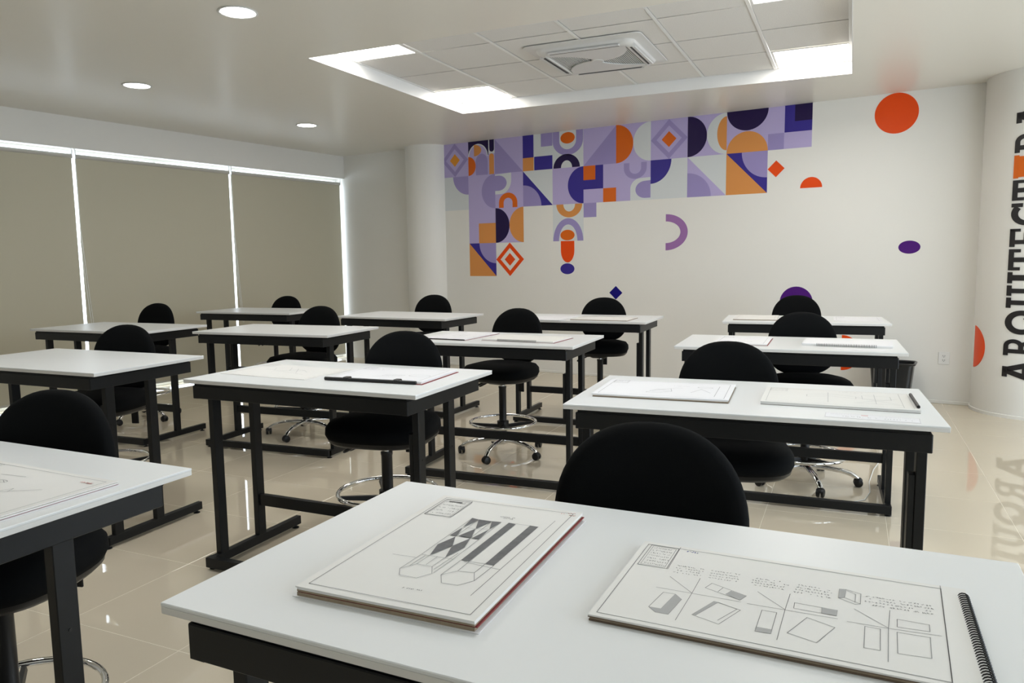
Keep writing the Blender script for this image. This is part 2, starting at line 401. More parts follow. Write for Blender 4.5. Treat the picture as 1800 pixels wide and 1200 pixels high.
# orange half disc at the foot of the pillar
m = MB(); a0 = PR*radians(194.8); disc = arc(0, 0, .182, .185, -90, 90, 28)
for k in range(10):
    q = clip(clip(disc, lambda a: a[0]-.019*k), lambda a: .019*(k+1)-a[0])
    if len(q) > 2: m.prism(q, .0008, .0025, lambda u, v, t: on_pillar(a0+u, .57+v, t))
tag(m.build('wall_decal', M['RED']), 'orange half disc wrapped on the pillar beside the wall corner', 'decal')

# ------------------------------------------------------------------ mural of squares on the back wall
COLX = [-6.098, -5.684, -5.275, -4.865, -4.453, -4.042, -3.629, -3.214, -2.795, -2.376, -1.956, -1.536]
ROWZ = [2.874, 2.452, 2.028, 1.597, 1.18]
mural = thing('geometric_mural', 'purple, lavender and orange mural of geometric squares under the ceiling', 'mural', (0, Y1, 0))
def cell(c, r):
    return lambda u, v, t: (COLX[c]+u*(COLX[c+1]-COLX[c]), -t, ROWZ[r]+v*(ROWZ[r+1]-ROWZ[r]))
def put(c, r, name, colr, poly, lay):
    polys = poly if isinstance(poly[0][0], (tuple, list)) else [poly]
    m = MB(); f = cell(c, r)
    for p in polys: m.prism(p, .0002, .0008*lay, f)
    return m.build(name, M[colr], mural)
SQ = R_(0, 0, 1, 1)
def dia(cx, cy, a, b): return [(cx-a, cy), (cx, cy-b), (cx+a, cy), (cx, cy+b)]
def ell(cx, cy, a, b, n=32): return arc(cx, cy, a, b, 0, 360, n)[:-1]
HR = lambda: arc(0, .5, .5, .5, -90, 90, 24)             # right half disc, flat on the left edge
HL = lambda: arc(1, .5, .5, .5, 90, 270, 24)
TRI = [(0, 0), (1, 1), (0, 1)]
def ringd(c, r, colr, lay=2):
    o = dia(.5, .5, .5, .5); i = dia(.5, .5, .34, .34)
    put(c, r, 'diamond_ring', colr, [[o[k], o[(k+1) % 4], i[(k+1) % 4], i[k]] for k in range(4)], lay)
B = lambda c, r, colr: put(c, r, 'square', colr, SQ, 1)
# row 0
B(0,0,'LAV'); ringd(0,0,'LAV2'); put(0,0,'diamond','GOLD',dia(.5,.5,.19,.19),2)
B(1,0,'LAV'); put(1,0,'block','DARK',R_(.02,0,.77,.43),2); put(1,0,'arch','PALE',arc(.38,.46,.37,.38,180,360,20)+[(.75,.46),(.01,.46)],3)
put(1,0,'arch','LAV',arc(.38,.46,.335,.345,180,360,20)+[(.715,.46),(.045,.46)],4)
put(1,0,'half_disc','PEACH',arc(.24,.27,.27,.17,-90,90,16),5); put(1,0,'half_disc','ORANGE',arc(.02,.72,.27,.28,-90,90,16),5)
put(1,0,'block','LAV',R_(.0,.43,.8,1),2); put(1,0,'arch','LAV2',arc(.52,.62,.22,.24,180,360,16)+[(.74,1),(.30,1)],5)
put(1,0,'bar','PALE',R_(.775,0,1,.40),2); put(1,0,'bar','DARK',[(.81,0),(.98,0),(.98,.27)]+arc(.895,.27,.085,.08,0,180,10)+[(.81,.27)],4)
put(1,0,'bar','PEACH',[(.80,1),(.80,.48)]+arc(.885,.48,.085,.08,180,360,10)+[(.97,1)],4)
B(2,0,'LAV'); put(2,0,'triangle','LAV2',TRI,2)
B(3,0,'PALE'); put(3,0,'block','NAVY',R_(0,0,.37,.63),2); put(3,0,'block','PEACH',R_(0,.63,.37,1),2); put(3,0,'block','NAVY',R_(.39,.62,1,1),2); put(3,0,'block','LAV2',R_(.62,0,1,.36),2)
B(4,0,'PALE'); put(4,0,'u_shape','LAV2',ring_quads(.5,.26,.49,.40,.27,.24,0,180)+[R_(.01,0,.23,.26),R_(.77,0,.99,.26)],2)
put(4,0,'oval','ORANGE',ell(.5,.19,.23,.155),3); put(4,0,'arch','DARK',ring_quads(.46,1,.43,.375,.18,.20,180,360),2)
B(5,0,'LAV'); put(5,0,'triangle','LAV2',[(0,1),(1,0),(1,1)],2)
B(6,0,'LAV'); put(6,0,'half_disc','ORANGE',HR(),2); put(6,0,'half_disc','PALE',HL(),2)
B(7,0,'LAV'); ringd(7,0,'LAV2'); put(7,0,'diamond','ORANGE',dia(.5,.5,.20,.20),2)
B(8,0,'LAV'); put(8,0,'half_disc','DARK',HR(),2); put(8,0,'half_disc','PALE',HL(),2); put(8,0,'half_disc','PEACH',arc(1,.5,.24,.41,90,270,24),3)
B(9,0,'LAV'); put(9,0,'half_disc','DARK',arc(.5,0,.5,.48,0,180,24),2); put(9,0,'half_disc','PEACH',arc(.5,1,.5,.50,180,360,24),2)
B(10,0,'LAV'); put(10,0,'block','NAVY',R_(.38,0,1,.62),2); put(10,0,'block','DARK',R_(.61,0,1,.38),3); put(10,0,'block','LAV2',R_(0,.62,.37,1),2)
# row 1
B(0,1,'PALE'); put(0,1,'quarter_disc','LAV2',[(1,0)]+arc(1,0,.58,.55,90,180,16),2)
B(1,1,'LAV'); put(1,1,'half_disc','LAV2',HL(),2)
B(2,1,'LAV'); put(2,1,'leaf','PALE',[(0,.03),(.58,.0),(.58,.2)]+arc(.2,.2,.38,.40,0,90,12)+[(0,.60)],2); put(2,1,'half_disc','LAV2',[(0,.06)]+arc(.12,.28,.30,.22,-90,90,16)+[(0,.50)],3)
put(2,1,'arch','ORANGE',ring_quads(.46,.86,.33,.29,.16,.14,180,360)+[R_(.13,.86,.30,1),R_(.62,.86,.79,1)],2)
B(3,1,'PALE'); put(3,1,'triangle','NAVY',TRI,2); put(3,1,'quarter_disc','LAV2',[(0,1)]+arc(0,1,.62,.60,270,360,16),3)
B(4,1,'LAV'); put(4,1,'half_disc','NAVY',HL(),2)
B(5,1,'LAV'); put(5,1,'block','NAVY',R_(0,0,.61,.63),2); put(5,1,'block','ORANGE',R_(0,0,.37,.38),3); put(5,1,'block','ORANGE',R_(.61,.63,1,1),2)
B(6,1,'LAV'); put(6,1,'u_shape','LAV2',ring_quads(.56,.16,.33,.28,.17,.15,0,180)+[R_(.23,.02,.39,.16),R_(.73,.02,.89,.16)],2)
put(6,1,'leaf','PALE',[(1,.42)]+arc(.72,.70,.30,.27,270,180,14)+[(.42,1),(1,1)],2); put(6,1,'half_disc','LAV2',[(1,.50)]+arc(.84,.73,.27,.22,270,90,18)+[(1,.95)],3)
B(7,1,'PALE'); put(7,1,'quarter_disc','NAVY',[(0,0)]+arc(0,0,.57,.60,0,90,16),2)
B(8,1,'PALE'); put(8,1,'triangle','LAV',TRI,2); put(8,1,'quarter_disc','LAV2',[(0,1)]+arc(0,1,.62,.60,270,360,16),3)
B(9,1,'NAVY'); put(9,1,'triangle','PEACH',TRI,2); put(9,1,'quarter_disc','LAV2',[(1,0)]+arc(1,0,.62,.63,90,180,16),2)
# row 2
B(1,2,'LAV'); put(1,2,'block','PEACH',R_(.37,.42,1,1),2)
B(2,2,'LAV'); put(2,2,'half_disc','DARK',HR(),2); put(2,2,'half_disc','PEACH',HL(),2)
B(4,2,'PALE'); put(4,2,'u_shape','PEACH',ring_quads(.54,.0,.42,.36,.19,.20,0,180),2); put(4,2,'arch','LAV2',ring_quads(.5,1,.49,.62,.30,.45,180,360),2); put(4,2,'oval','ORANGE',ell(.48,.84,.23,.145),3)
put(5,2,'block','LAV2',R_(0,0,.40,.38),1)
# row 3
B(1,3,'NAVY'); put(1,3,'triangle','PEACH',TRI,2); put(1,3,'quarter_disc','LAV2',[(1,0)]+arc(1,0,.62,.61,90,180,16),2)
ringd(2,3,'RED'); put(2,3,'diamond','RED',dia(.5,.5,.19,.19),2)
put(4,3,'goblet','RED',[(.26,.0),(.70,0),(.70,.25)]+arc(.48,.27,.22,.34,0,180,16)+[(.26,.25)],2); put(4,3,'oval','NAVY',ell(.47,.79,.23,.155),2)

# loose shapes scattered on the wall
def decal(colr, poly, label, rim=.012):
    polys = poly if isinstance(poly[0][0], (tuple, list)) else [poly]
    m = MB(); cx = sum(a[0] for q in polys for a in q)/sum(len(q) for q in polys); cz = sum(a[1] for q in polys for a in q)/sum(len(q) for q in polys)
    for q in polys: m.prism([(x-cx, z-cz) for x, z in q], 0, -.0016)
    o = m.build('wall_decal', M[colr]); o.location = (cx, Y1-.0003, cz)
    return tag(o, label, 'decal', 'loose vinyl shapes on the mural wall')
decal('RED', ell(-.797, 2.69, .184, .184, 48), 'big orange disc high on the white wall near the pillar')
decal('RED', dia(-1.87, 2.263, .083, .083), 'small orange diamond touching the lower right of the mural')
decal('RED', arc(-1.53, 2.055, .103, .104, 0, 180, 24), 'small orange half disc below and right of the mural')
decal('MAUVE', ring_quads(-3.033, 1.662, .25, .197, .168, .118, -90, 90, 24), 'mauve half ring opening left, alone on the white wall')
decal('VIOLET', ell(-.643, 1.454, .092, .061, 40), 'dark violet oval on the white wall right of centre')
decal('BLUE', dia(-3.63, .990, .082, .078), 'small deep blue diamond just above a chair back')
decal('VIOLET', ell(-1.642, .918, .160, .160, 40), 'violet disc low on the wall, mostly behind a chair back')
decal('RED', arc(-1.20, .43, .175, .175, -90, 90, 24), 'orange half disc low on the wall behind the far table')

# wall outlet
t = thing('wall_outlet', 'white double power socket low on the wall left of the pillar', 'outlet', (-.318, Y1, .427))
MB().box(-.046, .046, -.008, -.0002, -.058, .058, .003).build('cover_plate', M['white_plastic'], t)
for dz in (.020, -.020):
    s = MB().box(-.017, .017, -.0095, -.007, dz-.014, dz+.014, .001).build('socket', M['white_plastic'], t)
    MB().box(-.009, -.006, -.0105, -.009, dz-.004, dz+.008).box(.006, .009, -.0105, -.009, dz-.004, dz+.008).box(-.003, .003, -.0105, -.009, dz-.011, dz-.006).build('slots', M['dark_gap'], s)

# ------------------------------------------------------------------ air conditioner cassette
AC = thing('ceiling_air_conditioner', 'white square ceiling cassette air conditioner with swirl grille', 'air conditioner', gp(-1.865, 5.83, ZR), GRID)
def rrect(a, b, r, z, n=6):
    out = []
    for sx, sy, st in ((1,1,0), (-1,1,90), (-1,-1,180), (1,-1,270)):
        out += [(sx*(a-r)+r*cos(radians(st+90*k/n)), sy*(b-r)+r*sin(radians(st+90*k/n)), z) for k in range(n+1)]
    return out
MB().loft([rrect(.455,.455,.05,-.002), rrect(.455,.455,.05,-.006), rrect(.452,.452,.05,-.009), rrect(.392,.392,.07,-.013), rrect(.380,.380,.07,-.020)], cap=False).build('flange', M['ac_plastic'], AC, True, 30)
MB().loft([rrect(.386,.386,.07,-.012), rrect(.376,.376,.07,-.034), rrect(.352,.352,.06,-.050), rrect(.318,.318,.02,-.053), rrect(.312,.312,.02,-.046), rrect(.312,.312,.02,-.02)], cap=False).build('inner_frame', M['ac_plastic'], AC, True, 30)
for k in range(4):
    c, s = cos(k*pi/2), sin(k*pi/2)
    m = MB(); q = [(-.27, .333), (.27, .333), (.255, .350), (-.255, .350)]
    m.loft([[(x*c-y*s, x*s+y*c, z) for x, y in q] for z in (-.0550, -.051)]).build('air_slot', M['dark_gap'], AC)
    m = MB(); q = [(-.28, .352), (.28, .352), (.275, .372), (-.275, .372)]
    m.loft([[(x*c-y*s, x*s+y*c, z) for x, y in q] for z in (-.057, -.046)]).build('air_vane', M['ac_plastic'], AC)
MB().box(-.312, .312, -.312, .312, -.024, -.018).build('filter_backing', M['dark_gap'], AC)
m = MB()
for k in range(38):
    x = -.303+.606*k/37; m.box(x-.0038, x+.0038, -.31, .31, -.042, -.037)
m.build('grille_slats', M['ac_plastic'], AC, kind='stuff')
for k in range(2):                               # two plain swirl petals over the slatted grille
    c, s = cos(k*pi), sin(k*pi)
    q = [(-1, -1), (1, -1), (.93, -.62), (.80, -.36), (.62, -.16), (.40, -.03), (.20, .04), (.06, .04), (-.02, -.08), (-.10, -.26), (-.24, -.44), (-.45, -.62), (-.70, -.77), (-1, -.88)]
    q = [(.31*a, .31*b) for a, b in q]
    MB().loft([[(x*c-y*s, x*s+y*c, z) for x, y in q] for z in (-.0525, -.044)]).build('swirl_petal', M['ac_plastic'], AC)
MB().lathe([(.05, -.046), (.05, -.054), (.042, -.058)], 24).build('hub', M['ac_plastic'], AC)
MB().box(-.05, .0, -.343, -.335, -.054, -.051).build('display', M['dark_gap'], AC)

# ------------------------------------------------------------------ waste bin
bn = thing('waste_bin', 'black plastic waste bin standing against the wall behind a table', 'bin', (-.72, 7.74, 0), 0)
MB().loft([rrect(.14,.10,.04,0), rrect(.145,.105,.04,.004), rrect(.182,.128,.045,.39), rrect(.176,.122,.045,.39), rrect(.138,.098,.04,.012)], cap=True).build('body', M['bin'], bn, True, 40)
MB().loft([rrect(.180,.126,.045,.38), rrect(.196,.142,.05,.384), rrect(.198,.144,.05,.397), rrect(.190,.136,.05,.402), rrect(.177,.123,.045,.394), rrect(.180,.126,.045,.38)], cap=False).build('rim', M['bin'], bn, True, 50)

# ------------------------------------------------------------------ drafting tables
TT = .887                                        # tabletop height
def make_table():
    t = thing('drafting_table', 'x', 'table', (0,0,0), 0, 'white-topped drafting tables')
    top = MB().box(-.60, .60, -.34, .34, TT-.006, TT, .0012).build('tabletop', M['laminate'], t)
    MB().box(-.5995, .5995, -.3395, .3395, TT-.018, TT-.0058, .001).build('edge_band', M['edge'], top)
    zb, zt = TT-.086, TT-.021
    MB().box(-.555, .555, -.330, -.300, zb, zt-.008, .002).build('rail', M['steel'], t)
    MB().box(-.555, .555, .255, .285, zb, zt-.008, .002).build('rail', M['steel'], t)
    for s in (-1, 1):
        MB().box(min(s*.557, s*.527), max(s*.557, s*.527), -.3295, .285, zb-.001, zt-.008, .002).build('rail', M['steel'], t)
    MB().box(-.550, .550, -.325, .280, zt-.0085, TT-.0175).build('top_support', M['steel'], t)
    for s in (-1, 1):
        xa, xb = sorted((s*.555, s*.525))
        for yc in (-.225, .025):
            l = MB().box(xa, xb, yc-.025, yc+.025, .055, zb+.002, .002).build('leg', M['steel'], t)
            if yc < 0 and s > 0:
                x2 = sorted((s*.525, s*.506))
                MB().box(x2[0], x2[1], yc-.022, yc+.022, .43, .71, .002).build('height_sleeve', M['steel'], l)
            MB().tube([(s*.5555, yc, .60), (s*.5570, yc, .60)], .004, 8).build('bolt', M['plastic'], l)
        MB().box(xa, xb, -.305, .31, .015, .058, .002).build('foot_bar', M['steel'], t)
        for yf in (-.285, .28):
            f = MB().lathe([(.018, 0), (.018, .004), (.008, .007), (.006, .017)], 12, (s*.54, yf)).build('levelling_foot', M['plastic'], t, True, 40)
    MB().box(-.555, .555, -.318, -.282, .014, .060, .002).build('floor_bar', M['steel'], t)
    MB().box(-.527, .527, .010, .040, .208, .262, .002).build('stretcher', M['steel'], t)
    return t
TABLES = {
 'A': (-.338, 1.105, -1.0, 0, 'nearest white drafting table in the foreground, holding the thick drawing pad and black spiral pad'),
 'B': (-2.10, 1.015, -.5, 0, 'white drafting table cut by the left edge in the foreground, with one drawing pad'),
 'C': (-2.10, 2.757, .3, 0, 'white drafting table left of centre holding a pad and a black-clipped folder'),
 'D': (-.334, 2.827, 3.0, 0, 'white drafting table behind the nearest one, with two pads and a name strip'),
 'E': (-3.857, 2.72, 1.2, 0, 'empty white drafting table cut by the left edge, second row'),
 'F': (-5.46, 4.28, 1.5, 0, 'empty white drafting table by the left blinds, third row'),
 'G': (-3.92, 4.51, 3.2, -.017, 'empty white drafting table directly behind the one with the clipped folder'),
 'H': (-5.71, 6.22, 2.5, 0, 'empty white drafting table farthest back on the blind side'),
 'I': (-3.766, 6.03, -3.0, 0, 'empty white drafting table farthest back in front of the plain column'),
 'J': (-2.07, 4.404, 2.0, 0, 'white drafting table in mid-room with a pad and a spiral pad, open base in view'),
 'K': (-2.07, 6.127, 1.0, 0, 'white drafting table in the back row under the small blue diamond'),
 'L': (-.33, 4.656, 2.0, 0, 'white drafting table in front of the waste bin, third from the camera in its column'),
 'M': (-.34, 6.418, 4.0, 0, 'white drafting table farthest back in the column nearest the lettered pillar'),
}
proto = make_table()
for k, (x, y, a, dz, lab) in TABLES.items():
    o = proto if k == 'A' else copy_tree(proto)
    o.location = gp(x, y, 0); o.rotation_euler = (0, 0, GRID+radians(a)); o['label'] = lab

# ------------------------------------------------------------------ drafting chairs
def make_chair():
    t = thing('drafting_chair', 'x', 'chair', (0,0,0), 0, 'black drafting chairs')
    # chrome five-star base with casters
    b = MB().lathe([(.030, .070), (.034, .078), (.034, .112), (.030, .122)], 20).build('base_hub', M['chrome'], t, True, 40)
    for k in range(5):
        a = radians(-90+72*k+8); ca, sa = cos(a), sin(a)
        pth = [(.022, .102), (.08, .104), (.15, .100), (.21, .092), (.26, .078), (.292, .060), (.303, .050)]
        MB().tube([(r*ca, r*sa, z) for r, z in pth], [.017, .0165, .016, .015, .014, .013, .012], 10, sc=[1.25]*7).build('base_arm', M['chrome'], t, True, 60)
        m = MB(); px, py = .305*ca, .305*sa
        th = a+radians(60+35*k); ux, uy = cos(th), sin(th)
        for s in (-1, 1):
            c0 = Vector((px, py, .026))
            m.tube([c0+Vector((ux, uy, 0))*s*d for d in (.004, .006, .020, .023)], [.020, .0255, .0255, .019], 16)
        cs = m.build('caster', M['plastic'], t, True, 40)
        MB().lathe([(.0245, .030), (.025, .044), (.018, .053), (.008, .058)], 14, (px, py)).build('caster_hood', M['plastic'], cs, True, 50)
    MB().lathe([(.029, .105), (.029, .13), (.0265, .135), (.0265, .475), (.0285, .48), (.0285, .492)], 24).build('gas_cylinder', M['plastic'], t, True, 40)
    MB().lathe([(.014, .48), (.014, .545)], 16).build('piston', M['chrome'], t, True, 40)
    MB().tube([(.235*cos(2*pi*k/48), .235*sin(2*pi*k/48), .232) for k in range(48)], .011, 10, closed=True).build('foot_ring', M['chrome'], t, True)
    fh = MB().lathe([(.028, .195), (.042, .198), (.042, .24), (.028, .245)], 20).build('ring_clamp', M['plastic'], t, True, 40)
    for k in range(4):
        a = radians(35+90*k); ca, sa = cos(a), sin(a); n = Vector((-sa, ca, 0))
        L = []
        for r, w, z, h in ((.03, .017, .205, .016), (.12, .012, .215, .013), (.222, .009, .226, .010)):
            c = Vector((r*ca, r*sa, z)); L.append([c-n*w-Vector((0,0,h)), c+n*w-Vector((0,0,h)), c+n*w*.7+Vector((0,0,h*.6)), c-n*w*.7+Vector((0,0,h*.6))])
        MB().loft(L).build('ring_spoke', M['plastic'], fh)
    # mechanism and levers
    MB().loft([rrect(.06,.09,.02,.512), rrect(.075,.11,.02,.522), rrect(.09,.13,.02,.548)]).build('mechanism', M['plastic'], t, True, 40)
    for (yy, zz) in ((-.03, .498), (.03, .492)):
        MB().tube([(-.05, yy, .525), (-.11, yy-.01, .518), (-.15, yy-.015, zz+.004), (-.185, yy-.02, zz-.012), (-.20, yy-.02, zz-.022)], [.005, .005, .007, .010, .006], 8, sc=[1,1,1.4,1.7,1.2]).build('lever', M['plastic'], t, True, 60)
    # seat
    def sq(a, b, z, n=2.9, dy=0, m=44, wf=0):
        out = []
        for k in range(m):
            th = 2*pi*k/m; c, s = cos(th), sin(th)
            x = a*(abs(c)**(2/n))*(1 if c > 0 else -1); y = b*(abs(s)**(2/n))*(1 if s > 0 else -1)
            zz = z-(wf*max(0, -y/b-.45)**2 if wf else 0)
            out.append((x*(1-.06*(y/b)), y+dy, zz))
        return out
    MB().loft([sq(.17,.16,.534), sq(.225,.215,.541), sq(.241,.234,.556), sq(.244,.238,.573)]).build('seat_shell', M['plastic'], t, True, 50)
    MB().loft([sq(.243,.237,.568), sq(.252,.247,.588,wf=.01), sq(.250,.245,.618,wf=.03), sq(.233,.226,.642,wf=.045), sq(.18,.17,.656,wf=.04), sq(.09,.085,.656)]).build('seat', M['fabric'], t, True)
    # back support
    br = MB()
    br.box(-.022, .022, .08, .275, .528, .536).box(-.024, .024, .268, .276, .405, .83, .002)
    br.build('back_support', M['steel'], t)
    MB().tube([(.024, .272, .53), (.05, .272, .53)], [.016, .014], 12).build('adjuster_knob', M['plastic'], t, True, 40)
    # backrest: rounded D outline
    def outl(s, dy, m=56):
        out = []
        for k in range(m):
            th = 2*pi*k/m; c, q = cos(th), sin(th)
            if q >= 0: x = .212*(abs(c)**.86)*(1 if c > 0 else -1); z = .215*(abs(q)**.90)
            else: x = (.212-.035*abs(q)**2)*(abs(c)**.62)*(1 if c > 0 else -1); z = -.185*(abs(q)**.72)
            x *= s; z = z*s
            y = dy-.9*x*x*.8+z*.07
            out.append((x, y, z))
        return out
    bk = MB().loft([outl(.80, .024), outl(.93, .021), outl(.985, .012), outl(1.0, .0), outl(.985, -.014), outl(.93, -.026), outl(.80, -.033), outl(.5, -.037)]).build('backrest', M['fabric'], t, True)
    bk.location = (0, .245, .817)
    return t
CH = {   # back-centre grid position, top height, turn
 'A': (-.390, 1.60, 1.036, 4, 'largest black drafting chair back, in the foreground behind the nearest table'),
 'B': (-2.173, 1.47, 1.024, 14, 'black drafting chair at the left edge behind the foreground table, seat and foot ring showing'),
 'C': (-2.032, 3.20, 1.044, 8, 'black drafting chair at the table with the clipped folder, round seat visible below'),
 'D': (-.481, 3.36, 1.026, 9, 'black drafting chair behind the table with the name strip, right of centre'),
 'E': (-4.085, 3.25, 1.023, 14, 'black drafting chair behind the empty left-edge table, second row'),
 'F': (-5.851, 5.00, 1.031, 4, 'black drafting chair in front of the middle blind, third row'),
 'G': (-4.030, 5.06, 1.026, 1, 'black drafting chair at the empty table left of centre, chrome base showing under it'),
 'H': (-6.013, 6.95, .998, 4, 'black drafting chair farthest back on the blind side'),
 'I': (-3.921, 6.75, 1.037, 4, 'black drafting chair in front of the plain white column'),
 'J': (-2.230, 5.07, 1.033, -6, 'black drafting chair in mid-room with its whole chrome star base in view'),
 'K': (-2.070, 6.66, 1.030, 9, 'black drafting chair under the small blue diamond on the wall'),
 'L': (-.280, 5.12, 1.033, 12, 'black drafting chair at the table in front of the waste bin'),
 'M': (-.443, 7.25, 1.033, 0, 'black drafting chair nearest the mural wall, below the violet disc'),
}
proto = make_chair()
chairs = {k: (proto if k == 'A' else copy_tree(proto)) for k in CH}
for k, (x, y, zt, a, lab) in CH.items():
    o = chairs[k]
    r = radians(a); bx, by = x+.25*sin(r), y-.25*cos(r)
    o.location = gp(bx, by, 0); o.rotation_euler = (0, 0, GRID+r); o['label'] = lab
    # gas lift set a little higher or lower: move the parts above the cylinder
    dz = zt-1.030
    for ch in o.children:
        if ch.name.split('.')[0] in ('mechanism', 'lever', 'seat_shell', 'seat', 'back_support', 'adjuster_knob', 'backrest', 'piston'):
            ch.location.z += dz
        if k in 'ABCDKL' and ch.name.split('.')[0] in ('foot_ring', 'ring_clamp'): ch.location.z += .066 if k == 'C' else -.055

# ------------------------------------------------------------------ pads and papers
PADF = [[(-34,132),(-19,129),(-28,80)],[(-19,129),(9,129),(-3,83)],[(9,129),(27,132),(22,89)],[(-28,79),(-32,36),(-19,38)],[(-3,82),(-16,38),(10,38)],[(22,88),(12,37),(25,38)],[(-19,33),(-31,-11),(-20,-58),(-4,-6)],[(10,36),(-4,-9),(9,-57),(19,-6)],[(42,133),(57,131),(54,-57),(39,-57)],[(85,134),(102,133),(99,-57),(83,-56)]]
PADL = [[(-34,132),(-35,-60),(25,-59),(27,132)],[(-19,129),(-20,-58)],[(9,129),(9,-57)],[(-28,80),(-3,83),(22,89)],[(42,133),(102,133)],[(39,-57),(99,-57)],[(120,174),(113,-170)],[(-81,-77),(-38,-75)],[(-38,-124),(-22,-98),(7,-98),(20,-122),(6,-146),(-26,-145),(-38,-124)],[(36,-121),(54,-98),(82,-95),(95,-122),(79,-146),(51,-147),(36,-121)],[(-38,-124),(-35,-60)],[(-29,-108),(-27,-59)],[(-22,-98),(-20,-58)],[(-6,-95),(-5,-58)],[(7,-98),(9,-57)],[(21,-118),(25,-59)],[(15,-107),(21,-33)],[(36,-121),(39,-57)],[(54,-98),(54,-57)],[(82,-95),(83,-56)],[(95,-122),(99,-57)],[(47,-62),(115,-69)],[(-134,214),(-78,221),(-76,125),(-132,119),(-134,214)]]
PADT = [[(4,-184),(39,-182)],[(13,159),(43,161)],[(21,154),(39,154)]]
PADTITLE = [(-134,214),(-78,221),(-76,125),(-132,119)]
PADR = [[(117,217),(123,219)],[(129,224),(143,226)],[(132,214),(146,214)]]
SPF = [[(-148,-36),(-136,-50),(-144,-104),(-157,-91)],[(-91,-38),(-85,-39),(-108,-92),(-113,-92)],[(-25,-94),(-6,-94),(-6,-106),(-26,-107)],[(76,76),(85,78),(83,48),(75,43)],[(54,1),(74,0),(73,-18),(54,-18)],[(-73,7),(-50,-2),(-57,-20),(-79,-8)],[(-175,-91),(-157,-91),(-144,-104),(-162,-104)]]
SPL = [[(-169,23),(-126,-23)],[(-180,-23),(-126,-24),(-55,-25)],[(-124,34),(-126,-24),(-131,-117)],[(-166,-36),(-148,-36),(-157,-91),(-175,-91),(-166,-36)],[(-148,-36),(-136,-50),(-144,-104),(-157,-91)],[(-175,-91),(-162,-104),(-144,-104)],[(-104,23),(-50,-2),(-57,-20),(-111,3),(-104,23)],[(-73,7),(-79,-8)],[(-86,13),(-91,-3)],[(-91,-38),(-52,-52),(-74,-106),(-113,-92),(-91,-38)],[(-85,-39),(-57,-51),(-77,-95)],[(-85,-39),(-108,-92)],[(-36,19),(6,-26)],[(-46,-27),(6,-27),(75,-27)],[(9,30),(6,-27),(3,-120)],[(-24,-40),(-4,-40),(-6,-106),(-26,-107),(-24,-40)],[(-25,-94),(-6,-94)],[(17,2),(74,0),(73,-18),(17,-17),(17,2)],[(54,1),(54,-18)],[(36,-39),(72,-55),(51,-108),(14,-95),(36,-39)],[(76,76),(85,78),(105,70),(104,34),(97,30),(75,43),(76,76)],[(85,78),(83,48),(75,43)],[(83,48),(104,34)],[(86,74),(98,65),(97,37)],[(96,14),(138,-29)],[(87,-30),(138,-30),(201,-26)],[(142,28),(138,-30),(134,-124)],[(109,-36),(128,-36),(126,-97),(107,-98),(109,-36)],[(150,3),(189,2),(188,-19),(149,-21),(150,3)],[(148,-37),(187,-36),(184,-94),(146,-97),(148,-37)],[(215,146),(201,-143)],[(-229,51),(-179,51),(-178,149)]]
SPT = [[(-168,70),(-126,71),(-168,42),(-128,44)],[(-113,70),(-70,72),(-113,42),(-70,44)],[(-49,67),(2,70),(-49,42),(1,42)],[(18,68),(63,66),(13,40),(63,38)],[(111,65),(196,65),(109,37),(195,38)]]
SPTITLE = [(-228,148),(-178,150),(-180,50),(-229,51)]
SPSIG = [(-164,136),(-143,135)]

def stroke(m, pts, w, z):
    for a, b in zip(pts[:-1], pts[1:]):
        a, b = Vector(a), Vector(b); d = b-a
        if d.length < 1e-6: continue
        d.normalize(); n = Vector((-d.y, d.x))*w/2; e = d*w*.3
        m.add([(*(a-e+n), z), (*(b+e+n), z), (*(b+e-n), z), (*(a-e-n), z)], [(0, 1, 2, 3)])
def scribble(m, a, b, z, h=.003, w=.0005, gap=.0045):    # a row of tiny illegible hand lettering
    a, b = Vector(a), Vector(b); d = (b-a); L = d.length; d.normalize(); n = Vector((-d.y, d.x)); s = 0
    while s < L:
        if random.random() < .84:
            p = a+d*s; q = [p+d*random.uniform(0, gap*.6)+n*random.uniform(-h/2, h/2) for _ in range(4)]
            stroke(m, [tuple(v) for v in q], w, z)
        s += gap*random.uniform(.65, .9)
def pad(name, label, c, size, rot, layers, group=None, z0=TT):
    """layers: list of (material, thickness, dx0,dx1,dy0,dy1 overhangs); returns thing and top z in local space"""
    t = thing(name, label, 'paper pad' if 'pad' in name else 'folder', gp(c[0], c[1], z0+.0003), GRID+radians(rot), group)
    hx, hy = size[0]/2, size[1]/2; z = 0
    for (nm, mt, th, g) in layers:
        x0, x1, y0, y1 = -hx-g[0], hx+g[1], -hy-g[2], hy+g[3]
        m = MB(); N = 10                           # sheets sag and lift a little along their length
        def prof(zz, amp):
            return [[(x0+(x1-x0)*k/N, y, zz+amp*(sin(3.1*k/N*2+g[4])+1)*.5) for k in range(N+1)] for y in (y0, y1)]
        lo = prof(z, g[5]*.0); hi = prof(z+th, g[5])
        loops = []
        for k in range(N+1): loops.append([lo[0][k], lo[1][k], hi[1][k], hi[0][k]])
        m.loft(loops).build(nm, M[mt], t)
        z += th
    return t, z
F = (0,0,0,0,0,0)
def title_block(m, x0, y0, x1, y1, z, rows=5):
    stroke(m, [(x0,y0),(x1,y0),(x1,y1),(x0,y1),(x0,y0)], .0011, z)
    stroke(m, [(x0+.004,y0+.004),(x1-.004,y0+.004),(x1-.004,y1-.004),(x0+.004,y1-.004),(x0+.004,y0+.004)], .0006, z)
    for k in range(rows):
        y = y0+(y1-y0)*(k+.9)/(rows+.8)
        scribble(m, (x0+.007, y), (x1-.007, y), z, (y1-y0)/rows*.42, .0006, .004)
